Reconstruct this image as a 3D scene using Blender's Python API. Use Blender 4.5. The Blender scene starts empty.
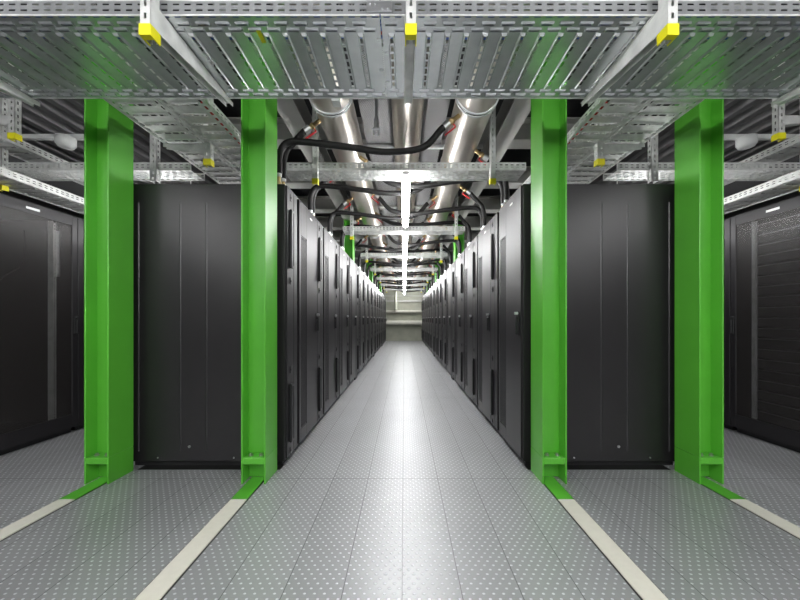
import bpy, math, random
from mathutils import Vector, Matrix
random.seed(7)
PI = math.pi
scene = bpy.context.scene
COL = scene.collection

# ------------------------------------------------------------------ materials
def newmat(name):
    m = bpy.data.materials.new(name); m.use_nodes = True
    nt = m.node_tree
    return m, nt, nt.nodes['Principled BSDF']

def simple(name, col, rough=0.5, metal=0.0, spec=0.5, coat=0.0, noise=0.0, nscale=8.0, bump=0.0, bscale=200.0):
    m, nt, b = newmat(name)
    b.inputs['Base Color'].default_value = (*col, 1)
    b.inputs['Roughness'].default_value = rough
    b.inputs['Metallic'].default_value = metal
    b.inputs['Specular IOR Level'].default_value = spec
    if coat:
        b.inputs['Coat Weight'].default_value = coat
        b.inputs['Coat Roughness'].default_value = 0.25
    tc = nt.nodes.new('ShaderNodeTexCoord')
    if noise:
        n = nt.nodes.new('ShaderNodeTexNoise'); n.inputs['Scale'].default_value = nscale; n.inputs['Detail'].default_value = 4
        nt.links.new(tc.outputs['Object'], n.inputs['Vector'])
        r = nt.nodes.new('ShaderNodeMapRange')
        r.inputs['From Min'].default_value = 0.3; r.inputs['From Max'].default_value = 0.7
        r.inputs['To Min'].default_value = 1 - noise; r.inputs['To Max'].default_value = 1 + noise
        nt.links.new(n.outputs['Fac'], r.inputs['Value'])
        v = nt.nodes.new('ShaderNodeVectorMath'); v.operation = 'SCALE'
        v.inputs[0].default_value = col
        nt.links.new(r.outputs['Result'], v.inputs['Scale'])
        nt.links.new(v.outputs['Vector'], b.inputs['Base Color'])
    if bump:
        n = nt.nodes.new('ShaderNodeTexNoise'); n.inputs['Scale'].default_value = bscale
        nt.links.new(tc.outputs['Object'], n.inputs['Vector'])
        bp = nt.nodes.new('ShaderNodeBump'); bp.inputs['Strength'].default_value = bump; bp.inputs['Distance'].default_value = 0.001
        nt.links.new(n.outputs['Fac'], bp.inputs['Height'])
        nt.links.new(bp.outputs['Normal'], b.inputs['Normal'])
    return m

GREEN = simple('green_paint', (0.095, 0.42, 0.035), 0.36, noise=0.06, nscale=3)
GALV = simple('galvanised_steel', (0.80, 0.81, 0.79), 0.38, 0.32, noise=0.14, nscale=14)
GALV_RAIL = simple('galvanised_rail', (0.36, 0.37, 0.38), 0.42, 0.6, noise=0.1, nscale=10)  # darkened copy of the steel, paints rail faces dimmer than their edges
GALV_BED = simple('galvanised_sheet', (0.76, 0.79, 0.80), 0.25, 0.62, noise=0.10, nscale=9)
ZINC = simple('zinc_plate', (0.70, 0.71, 0.72), 0.3, 0.9)
RACK = simple('rack_black', (0.0135, 0.0123, 0.0135), 0.36, 0.0, 0.5, noise=0.08, nscale=5, bump=0.08, bscale=900)
RACKDOOR = simple('rack_door_black', (0.020, 0.0185, 0.0205), 0.40, 0.0, 0.34, bump=0.05, bscale=900)
RACKDARK = simple('rack_recess_black', (0.010, 0.010, 0.011), 0.5)
RACKINS = simple('rack_insert_black', (0.016, 0.015, 0.017), 0.45)
PLASTIC = simple('black_plastic', (0.012, 0.012, 0.013), 0.4)
RUBBER = simple('black_rubber', (0.009, 0.0085, 0.0085), 0.55, spec=0.3)
YELLOW = simple('yellow_plastic', (0.78, 0.72, 0.01), 0.4)
RED = simple('red_lever', (0.62, 0.02, 0.02), 0.4)
BRASS = simple('brass', (0.62, 0.46, 0.24), 0.3, 0.9)
WHITE = simple('white_plastic', (0.75, 0.76, 0.75), 0.4)
CREAM = simple('cream_strip', (0.66, 0.64, 0.56), 0.5, noise=0.03, nscale=30)
INOX = simple('stainless_pipe', (0.66, 0.62, 0.56), 0.34, 0.9, noise=0.06, nscale=6)
GASKET = simple('black_gasket', (0.01, 0.01, 0.01), 0.5)
CONC = simple('concrete_wall', (0.42, 0.43, 0.35), 0.8, noise=0.12, nscale=2.5)
DARKCEIL = simple('dark_ceiling', (0.03, 0.03, 0.032), 0.8, noise=0.2, nscale=2)
WALLM = simple('side_wall', (0.05, 0.05, 0.052), 0.8, noise=0.1, nscale=2)
BEAMG = simple('grey_beam_paint', (0.52, 0.52, 0.49), 0.5, noise=0.05, nscale=4)
DECK = simple('steel_deck', (0.15, 0.148, 0.15), 0.5, 0.3, noise=0.1, nscale=5)
PALE = simple('pale_insulation', (0.60, 0.59, 0.52), 0.6, noise=0.06, nscale=5)
BLUE = simple('blue_cable', (0.03, 0.09, 0.42), 0.5)
REDC = simple('red_cable', (0.5, 0.03, 0.02), 0.5)
GREYC = simple('pale_cable', (0.6, 0.6, 0.58), 0.5)
SCREW = simple('screw_steel', (0.5, 0.5, 0.5), 0.35, 1.0)
HOUSING = simple('lamp_housing', (0.8, 0.8, 0.8), 0.4)
SERVER = simple('server_front', (0.02, 0.02, 0.022), 0.4, 0.3)
SERVERLINE = simple('server_edge', (0.35, 0.35, 0.37), 0.35, 0.8)

def tube_mat(strength):
    m, nt, b = newmat('fluorescent_tube')
    b.inputs['Emission Color'].default_value = (1, 1, 1, 1)
    b.inputs['Emission Strength'].default_value = strength
    b.inputs['Base Color'].default_value = (0.9, 0.9, 0.9, 1)
    return m
TUBE = tube_mat(37); TUBE_SIDE = tube_mat(11); TUBE_HALL_FILL = tube_mat(33)

def M_(nt, op, a=None, b=None, c=None):
    n = nt.nodes.new('ShaderNodeMath'); n.operation = op
    for i, v in enumerate((a, b, c)):
        if v is None: continue
        if isinstance(v, (int, float)): n.inputs[i].default_value = v
        else: nt.links.new(v, n.inputs[i])
    return n.outputs[0]

def floor_mat():
    m, nt, b = newmat('dimpled_steel_floor')
    tc = nt.nodes.new('ShaderNodeTexCoord')
    sp = nt.nodes.new('ShaderNodeSeparateXYZ'); nt.links.new(tc.outputs['Object'], sp.inputs[0])
    X, Y = sp.outputs[0], sp.outputs[1]
    PX, PY = 0.041, 0.053
    def dots(ox, oy):
        u = M_(nt, 'MULTIPLY', M_(nt, 'SUBTRACT', M_(nt, 'FRACT', M_(nt, 'DIVIDE', M_(nt, 'ADD', X, 50 * PX + ox), PX)), 0.5), PX)
        v = M_(nt, 'MULTIPLY', M_(nt, 'SUBTRACT', M_(nt, 'FRACT', M_(nt, 'DIVIDE', M_(nt, 'ADD', Y, 200 * PY + oy), PY)), 0.5), PY)
        r2 = M_(nt, 'ADD', M_(nt, 'MULTIPLY', M_(nt, 'MULTIPLY', u, u), 1 / (0.0065 ** 2)), M_(nt, 'MULTIPLY', M_(nt, 'MULTIPLY', v, v), 1 / (0.0050 ** 2)))
        return M_(nt, 'MAXIMUM', M_(nt, 'SUBTRACT', 1.0, r2), 0.0)
    h = M_(nt, 'MAXIMUM', dots(0.0, 0.0), dots(PX / 2, PY / 2))
    h = M_(nt, 'SQRT', h)
    # plank seams along the aisle
    PW = 0.246
    s = M_(nt, 'ABSOLUTE', M_(nt, 'MULTIPLY', M_(nt, 'SUBTRACT', M_(nt, 'FRACT', M_(nt, 'ADD', M_(nt, 'DIVIDE', M_(nt, 'ADD', X, 40 * PW + 0.008), PW), 0.5)), 0.5), PW))
    seam = M_(nt, 'LESS_THAN', s, 0.0016)
    # plank ends every 2.46 m
    PL = 2.42
    e = M_(nt, 'ABSOLUTE', M_(nt, 'MULTIPLY', M_(nt, 'SUBTRACT', M_(nt, 'FRACT', M_(nt, 'ADD', M_(nt, 'DIVIDE', M_(nt, 'ADD', Y, 8 * PL - 2.37), PL), 0.5)), 0.5), PL))
    end = M_(nt, 'LESS_THAN', e, 0.0022)
    seams = M_(nt, 'MAXIMUM', seam, end)
    dot = M_(nt, 'GREATER_THAN', h, 0.2)
    # each plank has a slightly different shade
    pid = M_(nt, 'FLOOR', M_(nt, 'DIVIDE', M_(nt, 'ADD', X, 40 * PW + 0.008), PW))
    wn = nt.nodes.new('ShaderNodeTexWhiteNoise'); wn.noise_dimensions = '1D'; nt.links.new(pid, wn.inputs['W'])
    nz = nt.nodes.new('ShaderNodeTexNoise'); nz.inputs['Scale'].default_value = 2.2; nz.inputs['Detail'].default_value = 6
    nt.links.new(tc.outputs['Object'], nz.inputs['Vector'])
    shade = M_(nt, 'ADD', M_(nt, 'MULTIPLY', wn.outputs['Value'], 0.05), M_(nt, 'MULTIPLY', nz.outputs['Fac'], 0.10))
    base = M_(nt, 'ADD', shade, 0.37)
    v1 = M_(nt, 'ADD', base, M_(nt, 'MULTIPLY', dot, 0.42))  # dimples lighter: rubbed-bright metal, plus their specular glint put into the colour
    v2 = M_(nt, 'MULTIPLY', v1, M_(nt, 'SUBTRACT', 1.0, M_(nt, 'MULTIPLY', seams, 0.65)))
    cmb = nt.nodes.new('ShaderNodeCombineColor')
    nt.links.new(M_(nt, 'MULTIPLY', v2, 0.985), cmb.inputs[0]); nt.links.new(v2, cmb.inputs[1]); nt.links.new(M_(nt, 'MULTIPLY', v2, 1.03), cmb.inputs[2])
    nt.links.new(cmb.outputs[0], b.inputs['Base Color'])
    b.inputs['Metallic'].default_value = 0.52
    nt.links.new(M_(nt, 'ADD', 0.37, M_(nt, 'MULTIPLY', nz.outputs['Fac'], 0.08)), b.inputs['Roughness'])
    hh = M_(nt, 'SUBTRACT', h, M_(nt, 'MULTIPLY', seams, 1.2))
    bp = nt.nodes.new('ShaderNodeBump'); bp.inputs['Strength'].default_value = 0.9; bp.inputs['Distance'].default_value = 0.0022
    nt.links.new(hh, bp.inputs['Height']); nt.links.new(bp.outputs['Normal'], b.inputs['Normal'])
    return m
FLOOR = floor_mat()

def mesh_door_mat():
    m, nt, b = newmat('fine_mesh_door')
    b.inputs['Base Color'].default_value = (0.05, 0.046, 0.045, 1); b.inputs['Roughness'].default_value = 0.4
    tr = nt.nodes.new('ShaderNodeBsdfTransparent')
    tc = nt.nodes.new('ShaderNodeTexCoord'); w = nt.nodes.new('ShaderNodeTexWave')
    w.bands_direction = 'DIAGONAL'; w.inputs['Scale'].default_value = 45
    nt.links.new(tc.outputs['Object'], w.inputs['Vector'])
    f = M_(nt, 'ADD', 0.58, M_(nt, 'MULTIPLY', w.outputs['Fac'], 0.14))
    mx = nt.nodes.new('ShaderNodeMixShader'); nt.links.new(f, mx.inputs[0])
    nt.links.new(b.outputs[0], mx.inputs[1]); nt.links.new(tr.outputs[0], mx.inputs[2])
    nt.links.new(mx.outputs[0], nt.nodes['Material Output'].inputs['Surface'])
    return m
MESHDOOR = mesh_door_mat()

def perf_mat():
    m, nt, b = newmat('perforated_panel')
    tc = nt.nodes.new('ShaderNodeTexCoord'); sp = nt.nodes.new('ShaderNodeSeparateXYZ'); nt.links.new(tc.outputs['Object'], sp.inputs[0])
    P = 0.02
    def d(o):
        u = M_(nt, 'SUBTRACT', M_(nt, 'FRACT', M_(nt, 'DIVIDE', M_(nt, 'ADD', sp.outputs[0], 3 + o), P)), 0.5)
        v = M_(nt, 'SUBTRACT', M_(nt, 'FRACT', M_(nt, 'DIVIDE', M_(nt, 'ADD', sp.outputs[1], 3 + o), P)), 0.5)
        return M_(nt, 'LESS_THAN', M_(nt, 'ADD', M_(nt, 'MULTIPLY', u, u), M_(nt, 'MULTIPLY', v, v)), 0.05)
    h = M_(nt, 'MAXIMUM', d(0), d(P / 2))
    c = nt.nodes.new('ShaderNodeCombineColor')
    v = M_(nt, 'SUBTRACT', 0.42, M_(nt, 'MULTIPLY', h, 0.38))
    for i in range(3): nt.links.new(v, c.inputs[i])
    nt.links.new(c.outputs[0], b.inputs['Base Color']); b.inputs['Roughness'].default_value = 0.45; b.inputs['Metallic'].default_value = 0.4
    return m
PERF = perf_mat()

# ------------------------------------------------------------------ mesh builder
class MB:
    def __init__(s): s.v = []; s.f = []; s.sm = []
    def quad(s, pts, smooth=False):
        n = len(s.v); s.v += [tuple(p) for p in pts]; s.f.append(tuple(range(n, n + len(pts)))); s.sm.append(smooth)
    def poly(s, V, F, smooth=False):
        n = len(s.v); s.v += [tuple(p) for p in V]
        for f in F: s.f.append(tuple(n + i for i in f)); s.sm.append(smooth)
    def box(s, x0, x1, y0, y1, z0, z1, bev=0.0):
        if bev <= 0:
            V = [(x, y, z) for z in (z0, z1) for y in (y0, y1) for x in (x0, x1)]
            s.poly(V, [(0, 2, 3, 1), (4, 5, 7, 6), (0, 1, 5, 4), (2, 6, 7, 3), (0, 4, 6, 2), (1, 3, 7, 5)])
            return
        b = min(bev, (x1 - x0) * .45, (y1 - y0) * .45, (z1 - z0) * .45)
        # bevelled in the xy section and chamfered ends
        def ring(z, ins):
            a0, a1, c0, c1 = x0 + ins, x1 - ins, y0 + ins, y1 - ins
            return [(a0 + b, c0, z), (a1 - b, c0, z), (a1, c0 + b, z), (a1, c1 - b, z), (a1 - b, c1, z), (a0 + b, c1, z), (a0, c1 - b, z), (a0, c0 + b, z)]
        rs = [ring(z0, b * .6), ring(z0 + b, 0), ring(z1 - b, 0), ring(z1, b * .6)]
        V = [p for r in rs for p in r]; F = []
        for k in range(3):
            for i in range(8):
                j = (i + 1) % 8
                F.append((k * 8 + i, k * 8 + j, (k + 1) * 8 + j, (k + 1) * 8 + i))
        F.append(tuple(reversed(range(8)))); F.append(tuple(range(24, 32)))
        s.poly(V, F)
    def prism(s, pts, axis, a, b):
        """pts: 2D outline; axis: extrusion axis name; a,b limits."""
        def P(u, v, w):
            return {'x': (w, u, v), 'y': (u, w, v), 'z': (u, v, w)}[axis]
        n = len(pts)
        V = [P(u, v, a) for u, v in pts] + [P(u, v, b) for u, v in pts]
        F = [tuple(range(n)), tuple(reversed(range(n, 2 * n)))]
        for i in range(n):
            j = (i + 1) % n; F.append((i, n + i, n + j, j))
        s.poly(V, F)
    def tube(s, path, r, n=12, caps=True):
        path = [Vector(p) for p in path]
        rr = r if isinstance(r, (list, tuple)) else [r] * len(path)
        up = Vector((0, 0, 1)); prev = None; V = []
        for i, p in enumerate(path):
            t = (path[min(i + 1, len(path) - 1)] - path[max(i - 1, 0)])
            if t.length < 1e-9: t = Vector((0, 0, 1))
            t.normalize()
            if prev is None:
                a = up.cross(t)
                if a.length < 1e-3: a = Vector((1, 0, 0))
                a.normalize()
            else:
                a = prev - t * prev.dot(t); a.normalize()
            prev = a; b = t.cross(a)
            for k in range(n):
                th = 2 * PI * k / n
                V.append(p + (a * math.cos(th) + b * math.sin(th)) * rr[i])
        F = []
        m = len(path)
        for i in range(m - 1):
            for k in range(n):
                l = (k + 1) % n
                F.append((i * n + k, i * n + l, (i + 1) * n + l, (i + 1) * n + k))
        s.poly(V, F, True)
        if caps:
            s.quad(list(reversed(V[:n]))); s.quad(V[-n:])
    def sheet(s, us, vs, keep, O, U, W, N, t=0.0015, off=None):
        """perforated sheet with real holes and thickness."""
        O, U, W, N = Vector(O), Vector(U), Vector(W), Vector(N)
        nu, nv = len(us), len(vs)
        base = len(s.v)
        for side in (0, 1):
            for j in range(nv):
                for i in range(nu):
                    o = off(i, j) if off else 0.0
                    s.v.append(tuple(O + U * us[i] + W * vs[j] + N * (o + side * t)))
        def idx(side, i, j): return base + side * nu * nv + j * nu + i
        K = [[(0 <= i < nu - 1 and 0 <= j < nv - 1 and keep(i, j)) for j in range(nv)] for i in range(nu)]
        def kept(i, j): return 0 <= i < nu - 1 and 0 <= j < nv - 1 and K[i][j]
        for i in range(nu - 1):
            for j in range(nv - 1):
                if not K[i][j]: continue
                a, b, c, d = (i, j), (i + 1, j), (i + 1, j + 1), (i, j + 1)
                s.f.append((idx(0, *a), idx(0, *d), idx(0, *c), idx(0, *b))); s.sm.append(False)
                s.f.append((idx(1, *a), idx(1, *b), idx(1, *c), idx(1, *d))); s.sm.append(False)
                for (p, q, nb) in ((a, b, (i, j - 1)), (b, c, (i + 1, j)), (c, d, (i, j + 1)), (d, a, (i - 1, j))):
                    if not kept(*nb):
                        s.f.append((idx(0, *p), idx(0, *q), idx(1, *q), idx(1, *p))); s.sm.append(False)
    def mesh(s, name, mat):
        me = bpy.data.meshes.new(name); me.from_pydata(s.v, [], s.f)
        me.polygons.foreach_set('use_smooth', s.sm)
        me.materials.append(mat); me.update()
        return me

def obj(name, mb, mat, parent=None, label=None):
    me = mb.mesh(name, mat) if isinstance(mb, MB) else mb
    o = bpy.data.objects.new(name, me); COL.objects.link(o)
    if parent is not None: o.parent = parent
    if label: o['label'] = label
    return o
def thing(name, label, cat, loc=(0, 0, 0), rz=0, group=None):
    o = bpy.data.objects.new(name, None); COL.objects.link(o); o.empty_display_size = 0.1
    o.location = loc; o.rotation_euler = (0, 0, rz); o['label'] = label; o['category'] = cat
    if group: o['group'] = group
    return o
def tag(o, label, cat, group=None):
    o['label'] = label; o['category'] = cat
    if group: o['group'] = group
    return o
def struct(name, mb, mat, parent=None):
    o = obj(name, mb, mat, parent); 
    if parent is None: o['kind'] = 'structure'
    return o
def dup(root, loc=None, rz=None, label=None, group=None, scale=None):
    r = root.copy(); COL.objects.link(r)
    if loc is not None: r.location = loc
    if rz is not None: r.rotation_euler = (0, 0, rz)
    if scale is not None: r.scale = scale
    if label: r['label'] = label
    if group: r['group'] = group
    def rec(src, dst):
        for ch in list(src.children):
            c = ch.copy(); COL.objects.link(c); c.parent = dst
            rec(ch, c)
    rec(root, r)
    return r
ORD = ['first', 'second', 'third', 'fourth', 'fifth', 'sixth', 'seventh', 'eighth', 'ninth', 'tenth', 'eleventh', 'twelfth', 'thirteenth', 'fourteenth', 'fifteenth', 'sixteenth']
def bez(pts, n=40):
    """Catmull-Rom through points"""
    P = [Vector(p) for p in pts]; P = [P[0] * 2 - P[1]] + P + [P[-1] * 2 - P[-2]]
    out = []; seg = len(P) - 3; k = max(4, n // seg)
    for i in range(seg):
        a, b, c, d = P[i:i + 4]
        for q in range(k):
            t = q / k
            out.append(0.5 * ((2 * b) + (c - a) * t + (2 * a - 5 * b + 4 * c - d) * t * t + (-a + 3 * b - 3 * c + d) * t ** 3))
    out.append(P[-2]); return out

# ------------------------------------------------------------------ camera
F = 335.0; CH = 1.13
cam = bpy.data.cameras.new('camera'); co = bpy.data.objects.new('camera', cam); COL.objects.link(co)
cam.sensor_width = 36; cam.lens = 36 * F / 800; cam.clip_start = 0.02; cam.clip_end = 200
cam.shift_x = -4 / 800; cam.shift_y = 19 / 800
co.location = (0, 0, CH); co.rotation_euler = (PI / 2, 0, 0)
scene.camera = co

# ------------------------------------------------------------------ layout
R0 = 2.577; SEC = 3.85; YW = 17.3; RH = 2.165; AH = 0.9
def sections():
    out = []
    for s in range(4):
        for k in range(4 if s < 3 else 3):
            out.append(R0 + SEC * s + 0.9 * k)
    return out
MOD = sections()

# ------------------------------------------------------------------ setting
m = MB(); m.box(-4.9, 4.9, -5.0, YW + 0.15, -0.06, 0.0); struct('floor', m, FLOOR)
m = MB(); m.box(-4.9, 4.9, -5.0, YW + 0.15, 3.75, 3.85); struct('ceiling', m, DARKCEIL)
m = MB(); m.box(-4.9, 4.9, YW, YW + 0.15, 0, 3.75); struct('wall_back', m, CONC)
m = MB(); m.box(-5.05, -4.9, -5.0, YW + 0.15, 0, 3.75); struct('wall_left', m, WALLM)
m = MB(); m.box(4.9, 5.05, -5.0, YW + 0.15, 0, 3.75); struct('wall_right', m, WALLM)
m = MB(); m.box(-4.9, 4.9, -5.15, -5.0, 0, 3.75); struct('wall_front', m, WALLM)

# trapezoid steel decking of the ceiling over each side aisle
for sx, nm in ((-1, 'left'), (1, 'right')):
    m = MB(); x = 2.25; pr = []
    while x < 4.7:
        pr += [(x, 3.30), (x + .07, 3.30), (x + .10, 3.22), (x + .17, 3.22)]; x += .20
    for i in range(len(pr) - 1):
        (a, za), (b, zb) = pr[i], pr[i + 1]
        m.poly([(sx * a, 1.2, za), (sx * b, 1.2, zb), (sx * b, 17.2, zb), (sx * a, 17.2, za), (sx * a, 1.2, za + .012), (sx * b, 1.2, zb + .012), (sx * b, 17.2, zb + .012), (sx * a, 17.2, za + .012)],
               [(0, 1, 2, 3), (4, 7, 6, 5), (0, 4, 5, 1), (2, 6, 7, 3)])
    o = obj('ceiling_deck', m, DECK); o['kind'] = 'structure'; o.name = 'ceiling_deck_' + nm
# long grey beams carried by the columns
for sx in (-1, 1):
    for (xa, xb, nm) in ((0.935, 1.125, 'inner'), (2.01, 2.195, 'outer')):
        m = MB()
        zb, zt = 2.98, 3.18; xc = (xa + xb) / 2
        m.box(xa, xb, 1.0, 17.2, zb, zb + .014); m.box(xa, xb, 1.0, 17.2, zt - .014, zt); m.box(xc - .005, xc + .005, 1.0, 17.2, zb + .014, zt - .014)
        if sx < 0: m.v = [(-a, b, c) for a, b, c in m.v]; m.f = [tuple(reversed(f)) for f in m.f]
        o = obj('steel_beam', m, BEAMG)
        tag(o, 'long grey steel beam running away along the %s %s row of green columns' % ('left' if sx < 0 else 'right', nm), 'beam', 'grey beams over the columns')
# transverse beams above
for i in range(11):
    y = 3.9 + 1.25 * i
    m = MB(); m.box(-2.2, 2.2, y, y + .22, 3.22, 3.24); m.box(-2.2, 2.2, y + .10, y + .12, 3.24, 3.46); m.box(-2.2, 2.2, y, y + .22, 3.46, 3.48)
    o = obj('cross_beam', m, BEAMG); tag(o, 'grey cross beam under the dark ceiling of the aisle, %s from the front' % ORD[i], 'beam', 'cross beams above the aisle')
# black sheet painting the dark of an open floor gap before the row ends
for sx, n in ((-1, 5), (1, 6)):
    m = MB(); m.box(min(sx * .93, sx * 2.0), max(sx * .93, sx * 2.0), 2.512, 2.60, 0.0003, .0012)
    o = obj('trim', m, GASKET); o['kind'] = 'structure'; o.name = 'trim_%d' % n
# perforated ceiling panels above the pipes
for sx, nm in ((-1, 'left'), (1, 'right')):
    m = MB(); x0, x1 = sorted((sx * 0.06, sx * 0.42)); m.box(x0, x1, 1.0, 17.1, 3.12, 3.135)
    for s in (x0, x1 - .012): m.box(s, s + .012, 1.0, 17.1, 3.135, 3.17)
    tag(obj('perforated_panel', m, PERF), 'long perforated grey ceiling panel just %s of the middle steel pipe' % nm, 'panel', 'perforated panels above the pipes')

# pipes along the far wall
m = MB(); m.tube([(-1.9, YW - .12, 1.50), (1.9, YW - .12, 1.50)], .075, 16)
for x in (-1.5, -.55, .4, 1.4): m.box(x - .02, x + .02, YW - .2, YW + .0, 1.40, 1.60)
tag(obj('wall_pipe', m, PALE), 'upper pale pipe running across the far concrete wall', 'pipe')
m = MB(); m.tube([(-1.9, YW - .17, .93), (1.9, YW - .17, .93)], .12, 16)
for x in (-1.1, -.1, .9): m.box(x - .02, x + .02, YW - .3, YW + .0, .79, 1.07)
tag(obj('wall_pipe', m, PALE), 'thick lower pale pipe running across the far concrete wall', 'pipe')
m = MB(); m.tube([(-.42, YW - .33, 1.60), (-.42, YW - .33, 2.65)], .07, 16)
m.tube([(-.42, YW - .33, 1.58), (-.42, YW - .33, 1.66)], .09, 16)
m.box(-.44, -.40, YW - .33, YW, 1.75, 1.79)
tag(obj('wall_pipe', m, CONC), 'short upright pale pipe coming down in front of the far wall', 'pipe')
m = MB(); m.box(-1.9, 1.9, YW - .10, YW, 2.02, 2.10); m.box(-1.9, 1.9, YW - .06, YW, 2.3, 2.34)
tag(obj('wall_rail', m, BEAMG), 'grey horizontal rail high on the far concrete wall', 'rail')

# ------------------------------------------------------------------ green columns
def make_column(h=2.98):
    t = thing('steel_column', 'c', 'column')
    w, d = 0.167, 0.215
    m = MB()
    zs = .183
    tf = .011; tw = .008
    for sx in (-1, 1):
        a, b = sorted((sx * w / 2, sx * (w / 2 - tf)))
        m.box(a, b, 0, d, zs, h, .0025)
    m.box(-w / 2 + tf, w / 2 - tf, .088, .088 + tw, zs, h)
    obj('shaft', m, GREEN, t)
    m = MB()
    for sx in (-1, 1):
        a, b = sorted((sx * w / 2, sx * (w / 2 - tf)))
        m.box(a, b, 0, d, .0, zs - .002, .0025)
    m.box(-w / 2 + tf, w / 2 - tf, .1, .1 + tw, .008, .134)
    obj('foot', m, GREEN, t)
    m = MB(); m.box(-w / 2 + tf, w / 2 - tf, .002, d - .002, .135, .181, .004)
    p = obj('splice_plate', m, GREEN, t)
    for y in (.045, d - .045):
        for x in (-.035, .035):
            b = MB(); b.tube([(x, y, .180), (x, y, .185)], .016, 16); 
            pts = [(x + .0105 * math.cos(a * PI / 3), y + .0105 * math.sin(a * PI / 3)) for a in range(6)]
            b.prism(pts, 'z', .185, .196)
            obj('bolt', b, SCREW, p)
    return t
col0 = make_column()
first = True
names = {(-1.03): 'inner left', 1.03: 'inner right', -2.1025: 'outer left', 2.1025: 'outer right'}
for k in range(4):
    y = 2.287 if k == 0 else R0 + SEC * k - 0.235
    for x in (-1.03, 1.03, -2.1025, 2.1025):
        if k and abs(x) > 2: continue
        if k == 0:
            lab = 'green steel H-column in the foreground, %s of the four front columns' % {-1.03: 'second from left', 1.03: 'third from left', -2.1025: 'leftmost', 2.1025: 'rightmost'}[x]
        else:
            lab = 'green steel column standing in the %s rack row, %s behind the front one' % ('left' if x < 0 else 'right', ORD[k - 1])
        o = col0 if first else dup(col0)
        first = False
        o.location = (x, y, 0); o['label'] = lab; o['group'] = 'green steel columns'

# floor strips in front of the front columns: short green, long cream
ntrim = 1
for x in (-1.03, 1.03, -2.1025, 2.1025):
    side = {-1.03: 'second column from the left', 1.03: 'third column from the left', -2.1025: 'leftmost column', 2.1025: 'rightmost column'}[x]
    x = x - .02 if x > 0 else x
    m = MB(); m.box(x - .050, x + .050, 2.09, 2.385, 0.002, .007)
    tag(obj('floor_strip', m, GREEN), 'short green floor strip running out of the %s' % side, 'floor strip', 'green floor strips')
    m = MB(); m.box(x - .050, x + .050, -1.2, 2.088, 0.002, .007)
    tag(obj('floor_strip', m, CREAM), 'long cream floor strip leading up to the %s' % side, 'floor strip', 'cream floor strips')
    m = MB(); m.box(x - .057, x + .057, -1.2, 2.385, 0.0002, .0018); 
    o = obj('trim', m, PLASTIC); o['kind'] = 'structure'; o.name = 'trim_%d' % ntrim; ntrim += 1

# ------------------------------------------------------------------ racks
def make_rack(w=0.6, d=1.2):
    t = thing('server_rack', 'r', 'server rack')
    m = MB(); m.box(.003, w - .003, .022, d, .05, RH, .004)
    m.box(.02, w - .02, .05, d - .03, RH, RH + .012, .003)
    obj('body', m, RACK, t)
    m = MB(); m.box(.015, w - .015, .04, d - .02, 0, .05); obj('plinth', m, RACKDARK, t)
    m = MB()
    # door frame with a recessed perforated insert towards the hinge side
    z0, z1 = .055, RH - .004; xa, xb = .004, w - .004; ia, ib = .05, .22; iz0, iz1 = .17, RH - .30
    m.box(xa, ia, 0, .02, z0, z1, .003); m.box(ib, xb, 0, .02, z0, z1, .003)
    m.box(ia, ib, 0.0, .02, iz1, z1); m.box(ia, ib, 0.0, .02, z0, iz0)
    dr = obj('door', m, RACKDOOR, t)
    m = MB(); m.box(ia, ib, .006, .018, iz0, iz1)
    n = 12
    for k in range(n):
        x = ia + (ib - ia) * (k + .5) / n
        m.box(x - .0035, x + .0035, .003, .006, iz0 + .01, iz1 - .01)
    obj('perforated_insert', m, RACKINS, dr)
    # swing handle
    m = MB(); hx = w - .05
    m.box(hx - .014, hx + .014, -.008, 0, 1.0, 1.19, .003)
    m.box(hx - .010, hx + .010, -.030, -.012, 1.01, 1.15, .004); m.box(hx - .008, hx + .008, -.014, -.004, 1.13, 1.15)
    h = obj('handle', m, PLASTIC, dr)
    m = MB(); m.tube([(hx, -.034, 1.175), (hx, -.004, 1.175)], .012, 14); obj('lock_cylinder', m, ZINC, dr, 'small chrome lock cylinder')
    m = MB(); m.box(w * .55, w * .55 + .07, -.0015, 0, 2.085, 2.10); obj('label_plate', m, WHITE, dr, 'small white name plate')
    return t
def make_cooler(w=0.3, d=1.2):
    t = thing('rack_cooler', 'r', 'cooling unit')
    m = MB(); m.box(.003, w - .003, .022, d, .05, RH, .004); m.box(.02, w - .02, .05, d - .03, RH, RH + .01, .003)
    obj('body', m, RACK, t)
    m = MB(); m.box(.012, w - .012, .04, d - .02, 0, .05); obj('plinth', m, RACKDARK, t)
    m = MB(); m.box(.004, .155, 0.0, .02, .055, RH - .004, .003); m.box(.160, w - .055, .0, .02, .055, RH - .004, .003)
    dr = obj('door', m, RACKDOOR, t)
    for za, zb in ((1.53, 1.99), (.16, .62)):
        m = MB(); m.box(.045, .105, -.022, 0, za, zb, .006)
        m.box(.085, .100, -.026, -.020, za + .02, zb - .02, .002)
        obj('grip_bar', m, PLASTIC, dr)
    for z in (2.09, 1.43, .73, .09):
        m = MB(); m.box(.062, .090, -.006, 0, z - .028, z + .028, .003); m.tube([(.076, -.010, z), (.076, 0, z)], .008, 10)
        obj('latch', m, PLASTIC, dr)
    for x in (.1, .2):
        m = MB(); m.tube([(x, .10, RH), (x, .10, RH + .10)], .014, 12); m.tube([(x, .10, RH + .03), (x, .10, RH + .06)], .020, 6)
        f = obj('hose_fitting', m, BRASS, t, 'brass hose fitting on top')
        m = MB(); m.tube([(x, .10, RH + .10), (x, .10, RH + .155)], .024, 8); obj('ferrule', m, ZINC, f)
    return t
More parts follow.
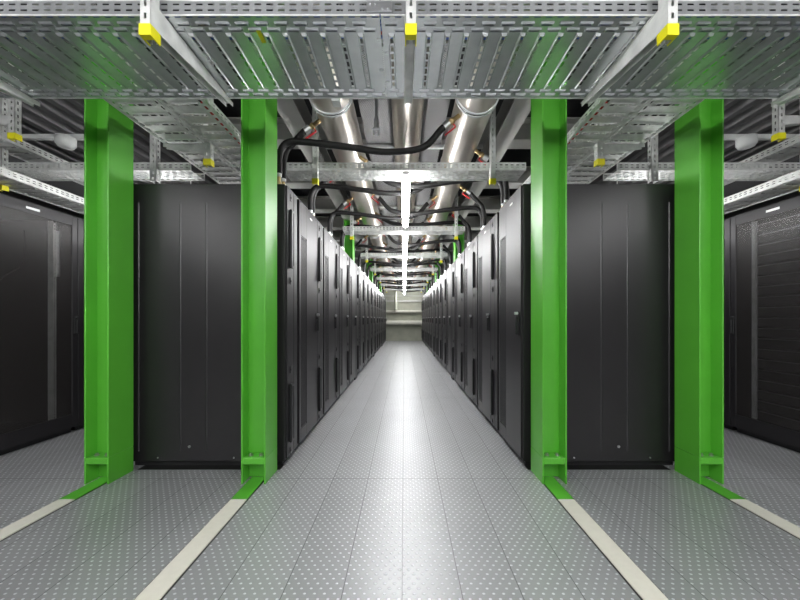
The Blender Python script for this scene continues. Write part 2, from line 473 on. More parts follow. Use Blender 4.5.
def side_panel(parent, x, out):
    """side panel on local x plane, facing 'out' (+1/-1) with pressed lines"""
    m = MB(); a, b = sorted((x, x + out * .018)); m.box(a, b, .012, 1.2, .040, RH - .002, .004)
    for y in (.61, .81, 1.13):
        f = x + out * .018
        a, b = sorted((f, f + out * .0035)); m.prism([(f, y - .007), (f + out * .0042, y), (f, y + .007)], 'z', .12, 2.02)
    p = obj('side_panel', m, RACK, parent)
    for (y, z, r) in ((.74, .155, .010), (.40, .07, .006), (.98, .07, .006)):
        q = MB(); q.tube([(x + out * .017, y, z), (x + out * .024, y, z)], r, 12); obj('screw', q, SCREW, p)
for sx in (-1, 1):
    side = 'left' if sx < 0 else 'right'
    if sx < 0: rack0 = make_rack(); cool0 = make_cooler()
    for k, y in enumerate(MOD):
        if sx < 0: yc, yr = y, y + .3
        else: yr, yc = y, y + .6
        rot = PI / 2 if sx < 0 else -PI / 2
        lr = 'black server rack in the %s row of the central aisle, %s from the front' % (side, ORD[k])
        lc = 'narrow black cooling unit with grip bars, %s row, %s cooler from the front' % (side, ORD[k])
        r = rack0 if (sx < 0 and k == 0) else dup(rack0); c = cool0 if (sx < 0 and k == 0) else dup(cool0)
        r.location = (sx * AH, yr if sx < 0 else yr + .6, 0); r.rotation_euler = (0, 0, rot); r['label'] = lr; r['group'] = 'server racks lining the central aisle'
        c.location = (sx * AH, yc if sx < 0 else yc + .3, 0); c.rotation_euler = (0, 0, rot); c['label'] = lc; c['group'] = 'cooling units between the racks'
        if k == 0 and sx < 0: LFIRST = c
        if k == 0 and sx > 0: RFIRST = r
LFIRST['label'] = 'narrow black cooling unit at the near end of the left row, side panel facing out'
RFIRST['label'] = 'black server rack at the near end of the right row, side panel facing out'
side_panel(LFIRST, 0.003, -1)
side_panel(RFIRST, 0.597, 1)
# blanking panels in front of the columns inside the rows
for sx in (-1, 1):
    for s in range(3):
        y0 = R0 + SEC * s + 3.6
        m = MB(); a, b = sorted((sx * (AH + .002), sx * (AH + .02))); m.box(a, b, y0 + .004, y0 + .246, .0, RH - .005, .002)
        tag(obj('blanking_panel', m, RACKDARK), 'narrow black blanking panel hiding the %s green column of the %s rack row' % (ORD[s + 1], 'left' if sx < 0 else 'right'), 'panel', 'blanking panels in the rack rows')

# side rows facing the outer aisles
def make_side_rack(w=0.8, d=1.0, servers=False, hinge_left=True):
    t = thing('server_cabinet', 's', 'server cabinet')
    m = MB()
    m.box(.002, .03, .022, d, .05, 2.15); m.box(w - .03, w - .002, .022, d, .05, 2.15)
    m.box(.03, w - .03, d - .02, d, .05, 2.15); m.box(.03, w - .03, .022, d - .02, 2.12, 2.15); m.box(.03, w - .03, .022, d - .02, .05, .09)
    obj('body', m, RACK, t)
    m = MB(); m.box(.02, w - .02, .05, d - .02, 0, .05); obj('plinth', m, RACKDARK, t)
    m = MB(); z0, z1 = .055, 2.155; fr = .058
    m.box(.003, fr, 0, .022, z0, z1, .004); m.box(w - fr, w - .003, 0, .022, z0, z1, .004)
    m.box(fr, w - fr, 0, .022, z1 - .095, z1); m.box(fr, w - fr, 0, .022, z0, z0 + .13)
    dr = obj('door', m, RACKDOOR, t)
    m = MB(); m.box(fr, w - fr, .008, .011, z0 + .13, z1 - .095); obj('mesh_insert', m, MESHDOOR, dr)
    m = MB(); m.box(w * .42, w * .42 + .11, -.0015, 0, 2.095, 2.115); obj('label_plate', m, WHITE, dr, 'white name plate')
    hx = .03 if servers else w - .03
    m = MB(); m.box(hx - .016, hx + .016, -.012, 0, .98, 1.16, .004); m.box(hx - .010, hx + .010, -.030, -.014, .99, 1.12, .004); m.tube([(hx, -.030, 1.14), (hx, 0, 1.14)], .011, 12)
    obj('handle', m, PLASTIC if not servers else PLASTIC, dr)
    m = MB(); m.box((.012 if servers else w - .055), (.045 if servers else w - .012), -.001, 0, 2.09, 2.115); obj('corner_tag', m, RACKDARK, dr)
    for x in (.115, w - .145):
        m = MB()
        vs = [0]; 
        while vs[-1] < 1.94: vs += [vs[-1] + .018, vs[-1] + .030]
        m.sheet([0, .010, .020, .030], vs, lambda i, j: not (i == 1 and j % 2 == 1), (x, .10, .12), (1, 0, 0), (0, 0, 1), (0, -1, 0), .002)
        m.box(x, x + .003, .10, .15, .12, 2.08)
        obj('mounting_rail', m, GALV, t)
    if not servers:
        m = MB(); m.box(w - .09, w - .055, .12, .16, 1.55, 2.0, .003)
        for k in range(8): m.box(w - .083, w - .062, .113, .12, 1.58 + k * .052, 1.61 + k * .052, .002)
        obj('power_strip', m, ZINC, t)
    return t
cabL = make_side_rack(); cabL.location = (-3.29, 2.58, 0); cabL.rotation_euler = (0, 0, PI / 2)
cabL['label'] = 'near black mesh-door cabinet at the far left, almost empty inside'; cabL['group'] = 'cabinets of the left outer row'
c2 = dup(cabL, (-3.29, 3.38, 0), label='next black mesh-door cabinet behind the near one at the far left')
cabR = make_side_rack(servers=True); cabR.location = (3.29, 3.38, 0); cabR.rotation_euler = (0, 0, -PI / 2)
cabR['label'] = 'near black mesh-door cabinet at the far right, filled with servers'; cabR['group'] = 'cabinets of the right outer row'
c3 = dup(cabR, (3.29, 4.18, 0), label='next black mesh-door cabinet behind the near one at the far right')
# servers inside the near right cabinet
sm = MB(); sm.box(-.29, .29, 0, .7, 0, .082, .002); sme = sm.mesh('server_unit', SERVER)
se = MB(); se.box(-.29, .29, -.006, 0, .076, .082); se.box(-.29, -.275, -.008, 0, .01, .07, .001); se.box(.275, .29, -.008, 0, .01, .07, .001)
see = se.mesh('front_bezel', SERVERLINE)
for k in range(19):
    z = .16 + k * .1
    t = thing('server_unit', 'dark server in the near cabinet at the far right, %s from the top' % (ORD + ['seventeenth', 'eighteenth', 'nineteenth'])[18 - k], 'server', (3.29 + .15, 2.98, z), -PI / 2, 'servers in the near right cabinet')
    obj('chassis', sme, SERVER, t); obj('front_bezel', see, SERVERLINE, t)
# red patch cable coil in the near left cabinet
m = MB(); pts = []
for k in range(120):
    a = k / 120 * 2 * PI * 4
    pts.append((-3.52 + .015 * math.sin(a * .37), 2.72 + .075 * math.cos(a) + .02 * math.sin(a * .3), 1.20 + .10 * math.sin(a) + .03 * math.cos(a * .23)))
m.tube(pts, .008, 8)
m.box(-3.56, -3.50, 2.62, 2.80, 1.04, 1.09, .01)
tag(obj('patch_cable', m, REDC), 'coiled red cable hanging inside the near cabinet at the far left', 'cable')
m = MB(); m.tube(bez([(-3.50, 2.78, 1.30), (-3.49, 2.92, 1.50), (-3.50, 3.06, 1.62), (-3.50, 3.09, 1.80), (-3.52, 3.10, 1.95)]), .006, 8)
tag(obj('power_cable', m, RUBBER), 'thin black cable hanging inside the near cabinet at the far left', 'cable')

# ------------------------------------------------------------------ cable trays
def slot_breaks(L, pitch, slot, start=0.0):
    us = [0.0]; marks = []
    x = start + (pitch - slot) / 2
    if x < 0: x += pitch
    while x + slot < L:
        us += [x, x + slot]; marks.append(len(us) - 2); x += pitch
    us.append(L)
    return us, set(marks)
def rail_sheet(mb, L, O, U, Nn, h, pitch=.05, slot=.026, rows=((.3, .42), (.62, .74)), start=0):
    us, mk = slot_breaks(L, pitch, slot, start)
    vs = [0.0]; vm = set()
    for a, b in rows:
        vs += [a * h, b * h]; vm.add(len(vs) - 2)
    vs.append(h)
    mb.sheet(us, vs, lambda i, j: not (i in mk and j in vm), O, U, (0, 0, 1), Nn, .0015)
def front_tray(x0, x1, label):
    L = x1 - x0; y0, W, z = 1.433, .537, 2.43
    t = thing('cable_tray', label, 'cable tray', (x0, y0, z), 0, 'wide cable trays in the foreground')
    m = MB()
    # near edge rows
    def row(v0, v1, sv0, sv1, pitch, slot, start, emb=0.0):
        us, mk = slot_breaks(L, pitch, slot, start)
        vs = [v0, sv0, sv1, v1]
        m.sheet(us, vs, lambda i, j: not (i in mk and j == 1), (0, 0, 0), (1, 0, 0), (0, 1, 0), (0, 0, 1), .0015)
        if emb:
            for i in mk:
                a, b = us[i], us[i + 1]
                # pressed lip hanging below around the slot
                m.prism([(sv0 - .007, 0), (sv0 - .002, -.007), (sv0, -.007), (sv0, 0)], 'x', a - .004, b + .004)
                m.prism([(sv1, 0), (sv1, -.007), (sv1 + .002, -.007), (sv1 + .007, 0)], 'x', a - .004, b + .004)
                m.box(a - .005, a, sv0, sv1, -.006, .0); m.box(b, b + .005, sv0, sv1, -.006, .0)
    row(0, .024, .006, .013, .05, .028, 0)
    row(.024, .058, .037, .046, .0858, .050, .0, 1)
    row(.058, .088, .068, .077, .0858, .050, .043, 1)
    # ribs
    P = .0858; n = int(L / P)
    us = [0.0]; zi = {0: 0}; slots = set()
    for k in range(n):
        c = (k + .5) * P
        b = len(us)
        us += [c - .015, c - .010, c - .0062, c + .0062, c + .010, c + .015]
        slots.add(b + 2)
        for q, zz in enumerate((0, 1, 1, 1, 1, 0)): zi[b + q] = zz
    us.append(L); zi[len(us) - 1] = 0
    vs = [.088, .098]; vm = set(); v = .104
    vs.append(v)
    while v + .034 < .446:
        vs += [v + .034]; vm.add(len(vs) - 2)
        v += .034 + .0145; vs.append(v)
    vs = [a for a in vs if a < .447] + [.452, .458]
    nv = len(vs)
    def off(i, j): return -.008 if (zi[i] and 1 <= j <= nv - 2) else 0.0
    m.sheet(us, vs, lambda i, j: not (i in slots and j in vm), (0, 0, 0), (1, 0, 0), (0, 1, 0), (0, 0, 1), .0015, off)
    row(.458, .490, .469, .478, .0858, .050, 0, 1)
    row(.490, W, .502, .511, .0858, .050, .043, 1)
    obj('tray_bed', m, GALV_BED, t)
    for yy, nn in ((0, -1), (W, 1)):
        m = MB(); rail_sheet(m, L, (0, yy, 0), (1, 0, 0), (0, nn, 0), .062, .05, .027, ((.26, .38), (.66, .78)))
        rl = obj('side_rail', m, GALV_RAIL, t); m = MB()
        m.tube([(0, yy, -.001), (L, yy, -.001)], .0035, 8); m.tube([(0, yy, .062), (L, yy, .062)], .004, 8)
        a, b = sorted((yy, yy - nn * .012)); m.box(0, L, a, b, .0625, .064)
        obj('rolled_edge', m, GALV, rl, 'bright rolled edge')  # lighter steel than the rail face, paints the bright bends
    return t
front_tray(-2.9, -.105, 'wide galvanised cable tray across the top of the picture, left length')
front_tray(-.10, 2.9, 'wide galvanised cable tray across the top of the picture, right length')
m = MB()
m.box(-.16, -.05, 1.424, 1.430, 2.438, 2.484)
for x in (-.145, -.122, -.09, -.066):
    m.tube([(x, 1.417, 2.448 + .02 * (x < -.1)), (x, 1.424, 2.448 + .02 * (x < -.1))], .004, 8)
tag(obj('joint_plate', m, ZINC), 'small bolted joint plate linking the two wide trays', 'joint plate')
m = MB()
for (y, x) in ((1.55, -.118), (1.63, -.085), (1.74, -.118), (1.83, -.09), (1.92, -.118)):
    m.box(x - .008, x + .008, y, y + .012, 2.4275, 2.4295)
tag(obj('joint_clips', m, ZINC), 'row of small metal clips along the seam between the two wide trays', 'clips')
m = MB(); m.box(-.665, -.645, 1.50, 1.57, 2.422, 2.4305, .002)
tag(obj('yellow_tag', m, YELLOW), 'small yellow tag under the wide tray left of the centre', 'tag')

# cables lying in the front tray
cols = [(BLUE, 'blue')] * 4 + [(REDC, 'red')] + [(BLUE, 'blue')] + [(GREYC, 'pale')] * 2
yy = 1.452
for k, (mt, nm) in enumerate(cols):
    m = MB(); pts = [(-2.85 + i * .19, yy + .004 * math.sin(i * .9 + k) , 2.443 + .0005 * math.sin(i * 1.7 + k * 2)) for i in range(31)]
    m.tube(pts, .0075, 8)
    tag(obj('network_cable', m, mt), '%s cable lying in the wide foreground tray, %s from its near rail' % (nm, ORD[k]), 'cable', 'cables in the foreground tray')
    yy += .022

# generic long tray, local x along its length, bed from y=0..w
def make_tray(L, w, name_label, h=.06, pitch=.10, rung=True, ups=.055):
    t = thing('cable_tray', name_label, 'cable tray')
    m = MB()
    e = .045
    us, mk = slot_breaks(L, .06, .034)
    for v0 in (0.0, w - e):
        m.sheet(us, [v0, v0 + .013, v0 + .031, v0 + e], lambda i, j: not (i in mk and j in (1,)), (0, 0, 0), (1, 0, 0), (0, 1, 0), (0, 0, 1), .0015)
    # middle: transverse ribs with slots
    us = [0.0]; slots = set(); zi = {0: 0}
    n = int(L / pitch) if rung else 0
    for k in range(n):
        c = (k + .5) * pitch; b = len(us)
        us += [c - .017, c - .009, c + .009, c + .017]; slots.add(b + 1)
        for q, z in enumerate((0, 1, 1, 0)): zi[b + q] = z
    us.append(L); zi[len(us) - 1] = 0
    if not rung:
        for q in range(3):
            us2, mk2 = slot_breaks(L, .07, .04, .035 * (q % 2)); a = e + (w - 2 * e) * q / 3; b = e + (w - 2 * e) * (q + 1) / 3; c = (a + b) / 2
            m.sheet(us2, [a, c - .011, c + .011, b], lambda i, j: not (i in mk2 and j == 1), (0, 0, 0), (1, 0, 0), (0, 1, 0), (0, 0, 1), .0015)
            for i in mk2: m.box(us2[i] - .004, us2[i + 1] + .004, c - .017, c - .012, -.004, 0)
    mid = w - 2 * e; ns = max(2, int(mid / .055)); vs = [e]; vm = set()
    for k in range(ns):
        a = e + mid * (k + .12) / ns; b = e + mid * (k + .88) / ns
        vs += [a, b]; vm.add(len(vs) - 2)
    vs.append(w - e); nv = len(vs)
    if rung: m.sheet(us, vs, lambda i, j: not (i in slots and j in vm), (0, 0, 0), (1, 0, 0), (0, 1, 0), (0, 0, 1), .0015,
            lambda i, j: -.006 if (zi[i] and 0 < j < nv - 1) else 0.0)
    obj('tray_bed', m, GALV, t)
    for yy, nn in ((0, -1), (w, 1)):
        m = MB(); rail_sheet(m, L, (0, yy, 0), (1, 0, 0), (0, nn, 0), h, .05, .026)
        m.box(0, L, min(yy, yy - nn * .010), max(yy, yy - nn * .010), h, h + .0015)
        m.box(0, L, min(yy, yy - nn * .008), max(yy, yy - nn * .008), -.006, -.001)
        obj('side_rail', m, GALV, t)
    return t
TY = [3.02] + [3.05 + 2.05 * k for k in range(1, 7)]
# across the aisle
a0 = make_tray(2.2, .23, '', h=.065, pitch=.09, rung=False)
a1 = make_tray(1.86, .23, '', h=.065, pitch=.09, rung=False)
for k, y in enumerate(TY):
    o = (a0, a1)[k] if k < 2 else dup(a1)
    o.location = (-1.1 if k == 0 else -.93, y, 2.475); o['label'] = 'galvanised cable tray crossing above the central aisle, %s from the front' % ORD[k]; o['group'] = 'trays crossing the central aisle'
# side pieces of the crossing trays
b0 = make_tray(1.75, .23, '', h=.065, pitch=.09, rung=False)
for k, y in enumerate(TY[:4]):
    for sx in (-1, 1):
        o = b0 if (k == 0 and sx < 0) else dup(b0)
        o.location = (-3.68 if sx < 0 else 1.93, y, 2.475)
        o['label'] = 'short galvanised tray crossing the %s outer aisle, %s from the front' % ('left' if sx < 0 else 'right', ORD[k]); o['group'] = 'trays crossing the outer aisles'
# lengthways trays above the racks
LA = 12.0
c0 = make_tray(LA, .32, '', h=.06, pitch=.105)
d0 = make_tray(LA, .265, '', h=.06, pitch=.105)
def long_tray(src, x, sx, z, lab, w, first, y0=2.03):
    o = src if first else dup(src)
    # local x -> world +y ; local y -> world -x
    o.location = ((sx * x + w / 2), y0, z); o.rotation_euler = (0, 0, PI / 2); o['label'] = lab; o['group'] = 'long trays above the rack rows'
    return o
for sx in (-1, 1):
    s = 'left' if sx < 0 else 'right'
    long_tray(c0, 1.66, sx, 2.465, 'long perforated tray running away above the %s racks, the outer of the pair' % s, .32, sx < 0)
    long_tray(d0, 1.36, sx, 2.465, 'long perforated tray running away above the %s racks, the inner one beside the column' % s, .265, sx < 0)
    long_tray(d0, 3.53, sx, 2.66, 'long upper tray above the %s outer aisle' % s, .265, False, 2.3)
    long_tray(c0, 3.50, sx, 2.33, 'long lower tray just above the %s outer cabinets' % s, .32, False, 2.3)
# red cable in inner trays
for sx in (-1, 1):
    m = MB(); m.tube([(sx * (1.27 + .01 * math.sin(i)), 2.1 + i * .5, 2.487 + .002 * math.sin(i * 2)) for i in range(20)], .008, 8)
    tag(obj('network_cable', m, REDC), 'single red cable lying in the inner long tray on the %s' % ('left' if sx < 0 else 'right'), 'cable', 'red cables in the long trays')
    for q in range(3):
        m = MB(); m.tube([(sx * (1.56 + .05 * q + .01 * math.sin(i + q)), 2.1 + i * .5, 2.484) for i in range(22)], .012, 8)
        tag(obj('power_cable', m, RUBBER), 'black cable in the outer long tray above the %s racks, %s from the aisle' % ('left' if sx < 0 else 'right', ORD[q]), 'cable', 'black cables in the long trays')

# ------------------------------------------------------------------ hanger posts
def make_post(z0, z1, w=.041, d=.052, arm=None, cap=True, name='hanger_post'):
    """open C section, web faces -y (front) ; origin at centre, arm = (dir, length, ztop, depth)"""
    t = thing(name, '', 'hanger')
    L = z1 - z0
    vs, mk = slot_breaks(L, .05, .024, .0)
    m = MB()
    m.sheet([-w / 2, -w * .14, w * .14, w / 2], vs, lambda i, j: not (i == 1 and j in mk), (0, 0, z0), (1, 0, 0), (0, 0, 1), (0, 1, 0), .0025)
    for sx in (-1, 1):
        m.sheet([0, d * .36, d * .62, d], vs, lambda i, j: not (i == 1 and j in mk), (sx * w / 2, 0, z0), (0, 1, 0), (0, 0, 1), (-sx, 0, 0), .0025)
        a, b = sorted((sx * w / 2, sx * (w / 2 - .012))); m.box(a, b, d - .002, d, z0, z1)
    obj('channel', m, GALV, t)
    if cap:
        m = MB(); e = .003; hc = .046; th = .005
        zb = z0 - .005
        m.box(-w / 2 - e, w / 2 + e, -e, -e + th, zb, zb + hc)
        m.box(-w / 2 - e, -w / 2 - e + th, -e + th, d + e, zb, zb + hc); m.box(w / 2 + e - th, w / 2 + e, -e + th, d + e, zb, zb + hc)
        m.box(-w / 2 - e + th, w / 2 + e - th, -e + th, d * .45, zb, zb + .006)
        obj('end_cap', m, YELLOW, t, 'yellow plastic end cap')
    if arm:
        dr, ln, zt, dp = arm
        m = MB(); hw = .021
        pts = [(d * .2 if dr == 'y' else w / 2, zt), (ln, zt), (ln, zt - .022), (d * .2 + .06 if dr == 'y' else w / 2 + .03, zt - dp), (d * .2 if dr == 'y' else w / 2, zt - dp)]
        if dr == 'y':
            for s in (-1, 1):
                a, b = sorted((s * hw, s * (hw - .0025))); m.prism(pts, 'x', a, b)
            m.box(-hw, hw, pts[0][0], ln, zt - .0025, zt)
            m.box(-hw - .006, -hw, pts[0][0] + .06, ln, zt - .003, zt - .001)
        else:
            sg = 1 if dr == 'x' else -1
            pts = [(sg * p, q) for p, q in pts]
            for s in (0, 1):
                m.prism(pts, 'y', .006 + s * .036, .0085 + s * .036)
            a, b = sorted((sg * w / 2, sg * ln)); m.box(a, b, .006, .0445, zt - .0025, zt)
        obj('bracket_arm', m, GALV, t)
    return t
# foreground hangers with arms under the wide tray
p0 = make_post(2.28, 3.75, arm=('y', .655, 2.424, .10))
for i, x in enumerate((-2.2, -1.045, .028, 1.085, 2.22)):
    o = p0 if i == 0 else dup(p0)
    o.location = (x, 1.352, 0)
    o['label'] = {0: 'slotted hanger whose arm enters at the far left edge under the wide tray', 1: 'foreground slotted hanger with yellow cap, left of the three in view', 2: 'foreground slotted hanger with yellow cap in the middle above the aisle',
                  3: 'foreground slotted hanger with yellow cap, right of the three in view', 4: 'slotted hanger whose arm enters at the far right edge under the wide tray'}[i]
    o['group'] = 'hangers of the wide foreground tray'
# aisle hangers at each crossing tray
p1 = make_post(2.335, 3.22, w=.045, d=.045)
for k, y in enumerate(TY):
    for sx in (-1, 1):
        o = p1 if (k == 0 and sx < 0) else dup(p1)
        o.location = (sx * .79, y - .052, 0)
        o['label'] = 'slotted hanger with yellow cap on the %s of the aisle, at the %s crossing tray' % ('left' if sx < 0 else 'right', ORD[k]); o['group'] = 'aisle hangers with yellow caps'
# hangers with sideways arms beside the long trays
for sx in (-1, 1):
    s = 'left' if sx < 0 else 'right'
    p = make_post(2.295, 3.28, w=.05, d=.045, arm=('x' if sx > 0 else '-x', .335, 2.452, .07))
    p.location = (sx * 1.482, 2.52, 0); p['label'] = 'slotted hanger with yellow cap and side arm carrying the long tray above the %s racks' % s
    p['group'] = 'side hangers'
    p = make_post(2.36, 3.28, w=.06, d=.05, cap=False); p.location = (sx * 2.24, 2.99, 0); p['label'] = 'slotted hanger without cap in front of the crossing tray beside the %s outer column' % s; p['group'] = 'side hangers'
    p = make_post(2.48, 3.28, w=.05, d=.045, arm=('x' if sx > 0 else '-x', .45, 2.655, .07)); p.location = (2.82 if sx > 0 else -2.93, 2.50, 0); p['label'] = 'slotted hanger with yellow cap high beside the %s edge of the picture' % s; p['group'] = 'side hangers'
    p = make_post(2.29, 3.28, w=.06, d=.05); p.location = (sx * 3.62, 2.99, 0); p['label'] = 'slotted hanger with yellow cap low at the %s edge, above the outer cabinet' % s; p['group'] = 'side hangers'
    # white bar and detector
    m = MB(); m.box(min(sx * 2.9, sx * 4.85), max(sx * 2.9, sx * 4.85), 3.15, 3.19, 2.83, 2.87)
    tag(obj('white_bar', m, WHITE), 'slim white horizontal bar under the ceiling at the %s edge' % s, 'bar')
    m = MB(); c = -3.16 if sx < 0 else 3.20
    m.tube([(c, 3.13, 2.835), (c, 3.13, 2.825), (c, 3.13, 2.76), (c, 3.13, 2.75), (c, 3.13, 2.735), (c, 3.13, 2.73)], [.055, .075, .075, .066, .06, .03], 24)
    tag(obj('smoke_detector', m, WHITE), 'round white detector hanging beside the %s outer column' % s, 'detector')

# ------------------------------------------------------------------ big pipes
def pipe(x, z, r, label):
    t = thing('steel_pipe', label, 'pipe', (x, 0, z), 0, 'large stainless pipes above the aisle')
    m = MB(); m.tube([(0, 1.5, 0), (0, 17.2, 0)], r, 40); obj('pipe_body', m, INOX, t)
    return t
def coupling(parent, y, r):
    m = MB(); m.tube([(0, y - .03, 0), (0, y - .03, 0), (0, y - .006, 0), (0, y - .006, 0)], [r, r + .012, r + .012, r], 40)
    m.tube([(0, y + .006, 0), (0, y + .006, 0), (0, y + .03, 0), (0, y + .03, 0)], [r, r + .012, r + .012, r], 40)
    m.box(r * .9, r + .05, y - .02, y + .02, -.03, .01, .004)
    c = obj('coupling', m, ZINC, parent)
    m = MB(); m.tube([(0, y - .006, 0), (0, y + .006, 0)], r + .009, 40); obj('gasket', m, GASKET, c)
PL = pipe(-.575, 2.89, .160, 'left of the three large stainless pipes running away above the aisle')
PC = pipe(.03, 2.92, .135, 'middle of the three large stainless pipes running away above the aisle')
PR = pipe(.575, 2.89, .160, 'right of the three large stainless pipes running away above the aisle')
for p in (PL, PR):
    for y in (2.62, 6.6, 10.6, 14.6): coupling(p, y, .16)
for y in (2.2, 8.2, 14.2):
    m = MB(); m.tube([(0, y, 0), (0, y + .012, 0)], .1365, 40); obj('weld_ring', m, INOX, PC)
m = MB(); m.box(-.02, .02, 2.50, 2.52, 0, 0.01)
m = MB(); m.box(-.53, -.47, 2.44, 2.52, 2.722, 2.742, .003); 
m.v = [(a, b, c - .0 ) for a, b, c in m.v]
tag(obj('pipe_label', m, WHITE), 'small white rating plate under the left steel pipe', 'label')
# U-straps holding pipes to cross struts
for k in range(7):
    y = 3.80 + 2.05 * k
    m = MB(); m.box(-.9, .9, y, y + .04, 3.075, 3.11)
    t = thing('pipe_support', 'slim galvanised strut carrying the three pipes, %s from the front' % ORD[k], 'pipe support', (0, 0, 0), 0, 'pipe supports above the aisle')
    obj('strut', m, GALV, t)
    for (x, z, r) in ((-.575, 2.89, .16), (.03, 2.92, .135), (.575, 2.89, .16)):
        m = MB()
        pts = [(x + (r + .006) * math.cos(a), y + .02, z + (r + .006) * math.sin(a)) for a in [PI * 2 * q / 36 for q in range(37)]]
        m.tube(pts, .006, 6)
        obj('strap', m, ZINC, t)
# rod hanger left of centre pipe
m = MB(); m.tube([(-.24, 2.9, 3.12), (-.24, 2.9, 2.86)], .012, 10); m.tube([(-.24, 2.9, 2.86), (-.24, 2.9, 2.78)], .020, 10); m.box(-.275, -.205, 2.885, 2.915, 2.76, 2.78, .003)
m.box(-.27, -.255, 2.89, 2.91, 2.72, 2.76); m.box(-.225, -.21, 2.89, 2.91, 2.72, 2.76)
tag(obj('pipe_hanger', m, ZINC), 'threaded rod with clamp hanging between the left and middle pipes', 'hanger')

# ------------------------------------------------------------------ hoses and valves
FZ = RH + .155
def valve(parent, P, D, L=.15):
    """valve from hose end P towards pipe surface along unit D, length L"""
    P = Vector(P); D = Vector(D).normalized()
    m = MB(); m.tube([P + D * .045, P + D * .06, P + D * .06, P + D * .085, P + D * .085, P + D * L], [.018, .018, .026, .026, .018, .018], 12)
    v = obj('valve_body', m, BRASS, parent, 'brass ball valve')
    m = MB(); m.tube([P - D * .01, P + D * .045], .029, 10); obj('hose_ferrule', m, ZINC, parent, 'silver hose ferrule')
    side = D.cross(Vector((0, 1, 0))); side.normalize()
    if side.z > 0: side = -side
    q = P + D * .07 + side * .026
    m = MB(); e = q + side * .03
    m.tube([q, e], .006, 8)
    f = e - D * .11
    w = Vector((0, .010, 0)); h = side * .003
    m.poly([e - w - h, e + w - h, e + w + h, e - w + h, f - w - h, f + w - h, f + w + h, f - w + h],
           [(0, 1, 2, 3), (4, 7, 6, 5), (0, 4, 5, 1), (1, 5, 6, 2), (2, 6, 7, 3), (3, 7, 4, 0)])
    obj('lever', m, RED, v, 'red valve lever')
def make_hose(kind):
    # local frame: left row, cooler x at -(AH+.10); world +y along aisle
    t = thing('coolant_hose', '', 'hose')
    x0 = -(AH + .10)
    if kind == 'near':
        s = math.sin; a = math.radians(215)
        pipe_c = Vector((-.575, 0, 2.89)); D = Vector((-math.cos(math.radians(35)), 0, -math.sin(math.radians(35))))
        surf = pipe_c + D * .158
        P = surf + D * .15
        P.y = .04; surf.y = .04
        pts = [(x0, 0, FZ - .03), (x0, 0, FZ + .10), (x0 + .02, .01, FZ + .21), (x0 + .075, .03, FZ + .285), tuple(P + D * .02), tuple(P)]
        dirn = surf - P
    else:
        D = Vector((-math.cos(math.radians(38)), 0, -math.sin(math.radians(38))))
        surf = Vector((.575, 0, 2.89)) + D * .158
        P = surf + D * .15; P.y = .06; surf.y = .06
        zl = 2.49 if kind == 'low' else 2.60
        if kind == 'low':
            pts = [(x0, 0, FZ - .03), (x0 + .005, 0, FZ + .12), (x0 + .06, .01, FZ + .22), (x0 + .20, .02, FZ + .235), (-.45, .03, zl + .03), (-.15, .05, zl), (.15, .06, zl + .04), tuple(P + D * .04), tuple(P)]
        else:
            pts = [(x0, 0, FZ - .03), (x0 + .005, 0, FZ + .15), (x0 + .06, .01, FZ + .27), (x0 + .20, .02, FZ + .31), (-.45, .03, zl + .01), (-.15, .05, zl), (.15, .06, zl + .02), tuple(P + D * .03), tuple(P)]
        dirn = surf - P
    m = MB(); m.tube(bez(pts, 64), .0265, 12); obj('hose', m, RUBBER, t)
    valve(t, P, dirn)
    return t
H = {k: make_hose(k) for k in ('near', 'low', 'high')}
used = {}
for sx in (-1, 1):
    s = 'left' if sx < 0 else 'right'
    for k, y in enumerate(MOD):
        yb = y + .1 if sx < 0 else y + .8
        yn = y + .2 if sx < 0 else y + .7
        conflict = any(yb - .05 < ty + .25 and yb + .13 > ty - .07 for ty in TY)
        for kind, yy in (('high' if conflict else 'low', yb), ('near', yn)):
            src = H[kind]
            o = dup(src) if kind in used else src
            used[kind] = 1
            o.location = (0, yy, 0); o.scale = (-sx, 1, 1)
            if kind == 'near': lab = 'short black hose from the %s cooler of the %s row to the nearest pipe' % (ORD[k], s); g = 'short coolant hoses'
            else: lab = 'long black hose sagging across the aisle from the %s cooler of the %s row' % (ORD[k], s); g = 'long coolant hoses across the aisle'
            o['label'] = lab; o['group'] = g

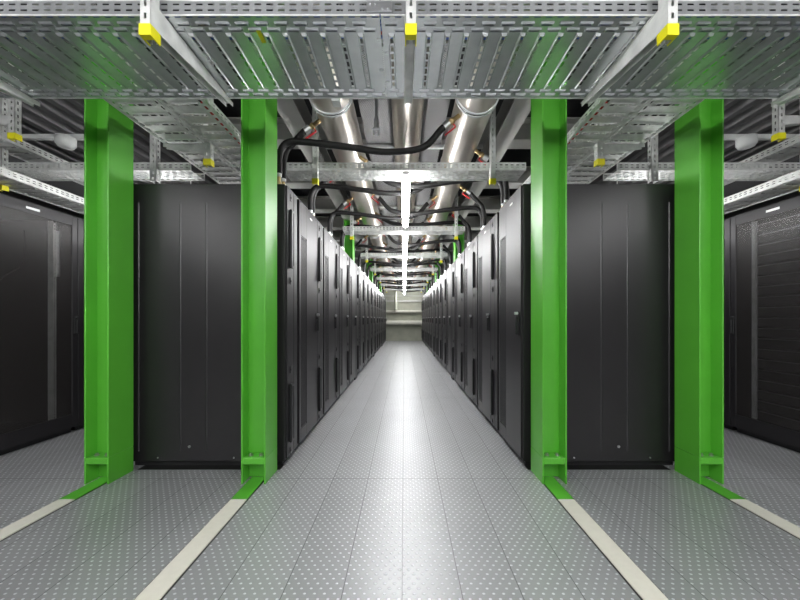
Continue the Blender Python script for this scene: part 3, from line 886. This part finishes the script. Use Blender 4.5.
# ------------------------------------------------------------------ luminaires
def make_lamp(top, tm, L=1.48):
    t = thing('tube_light', '', 'light fixture')
    m = MB(); m.box(-.03, .03, 0, L, .040, .062, .004)
    for y in (.12, L - .12): m.tube([(0, y, .062), (0, y, top)], .006, 8)
    obj('housing', m, HOUSING, t)
    m = MB(); m.tube([(0, 0, 0), (0, .02, 0), (0, L - .02, 0), (0, L, 0)], [.030, .038, .038, .030], 16); obj('glowing_tube', m, tm, t)
    return t
lamp0 = make_lamp(.075, TUBE)
for i, y in enumerate(TY):
    o = lamp0 if i == 0 else dup(lamp0)
    o.location = (.018, y + .02, 2.398); o['label'] = 'glowing white tube light above the central aisle, %s from the front' % ORD[i]; o['group'] = 'tube lights above the central aisle'
lamp1 = make_lamp(1.09, TUBE_SIDE)
for sx in (-1, 1):
    for i, y in enumerate((2.85, 4.9, 6.95, 9.0)):
        o = lamp1 if (sx < 0 and i == 0) else dup(lamp1)
        o.location = (sx * 2.68, y, 2.14); o['label'] = 'tube light above the %s outer aisle, %s from the front' % ('left' if sx < 0 else 'right', ORD[i]); o['group'] = 'tube lights above the outer aisles'
# unseen corridor lights behind the camera: inferred ones, plus extra tubes added as fill
lamp2 = make_lamp(3.75 - 2.62, TUBE_HALL_FILL)
NC = ((-3.2, 'far left'), (-1.4, 'left'), (.018, 'middle'), (1.4, 'right'), (3.2, 'far right'))
for j, (y, rn) in enumerate(((-4.4, 'rear'), (-2.7, 'middle'), (-1.0, 'front'))):
    for i, (x, nm) in enumerate(NC):
        o = lamp2 if (i == 0 and j == 0) else dup(lamp2)
        o.location = (x, y, 2.62); o['label'] = '%s unseen fill tube light in the %s line above the cross corridor' % (nm, rn); o['group'] = 'fill tube lights of the cross corridor'

# ------------------------------------------------------------------ world and view
w = bpy.data.worlds.new('world'); scene.world = w; w.use_nodes = True
w.node_tree.nodes['Background'].inputs[0].default_value = (0.8, 0.85, 0.9, 1); w.node_tree.nodes['Background'].inputs[1].default_value = 0.05
vs_ = scene.view_settings
vs_.view_transform = 'Standard'; vs_.look = 'None'; vs_.exposure = 0.95; vs_.gamma = 1.0; vs_.use_curve_mapping = False
scene.cycles.use_denoising = True
scene.cycles.max_bounces = 8; scene.cycles.diffuse_bounces = 4; scene.cycles.glossy_bounces = 5; scene.cycles.transparent_max_bounces = 16
scene.cycles.caustics_reflective = False; scene.cycles.caustics_refractive = False
scene.cycles.sample_clamp_indirect = 6
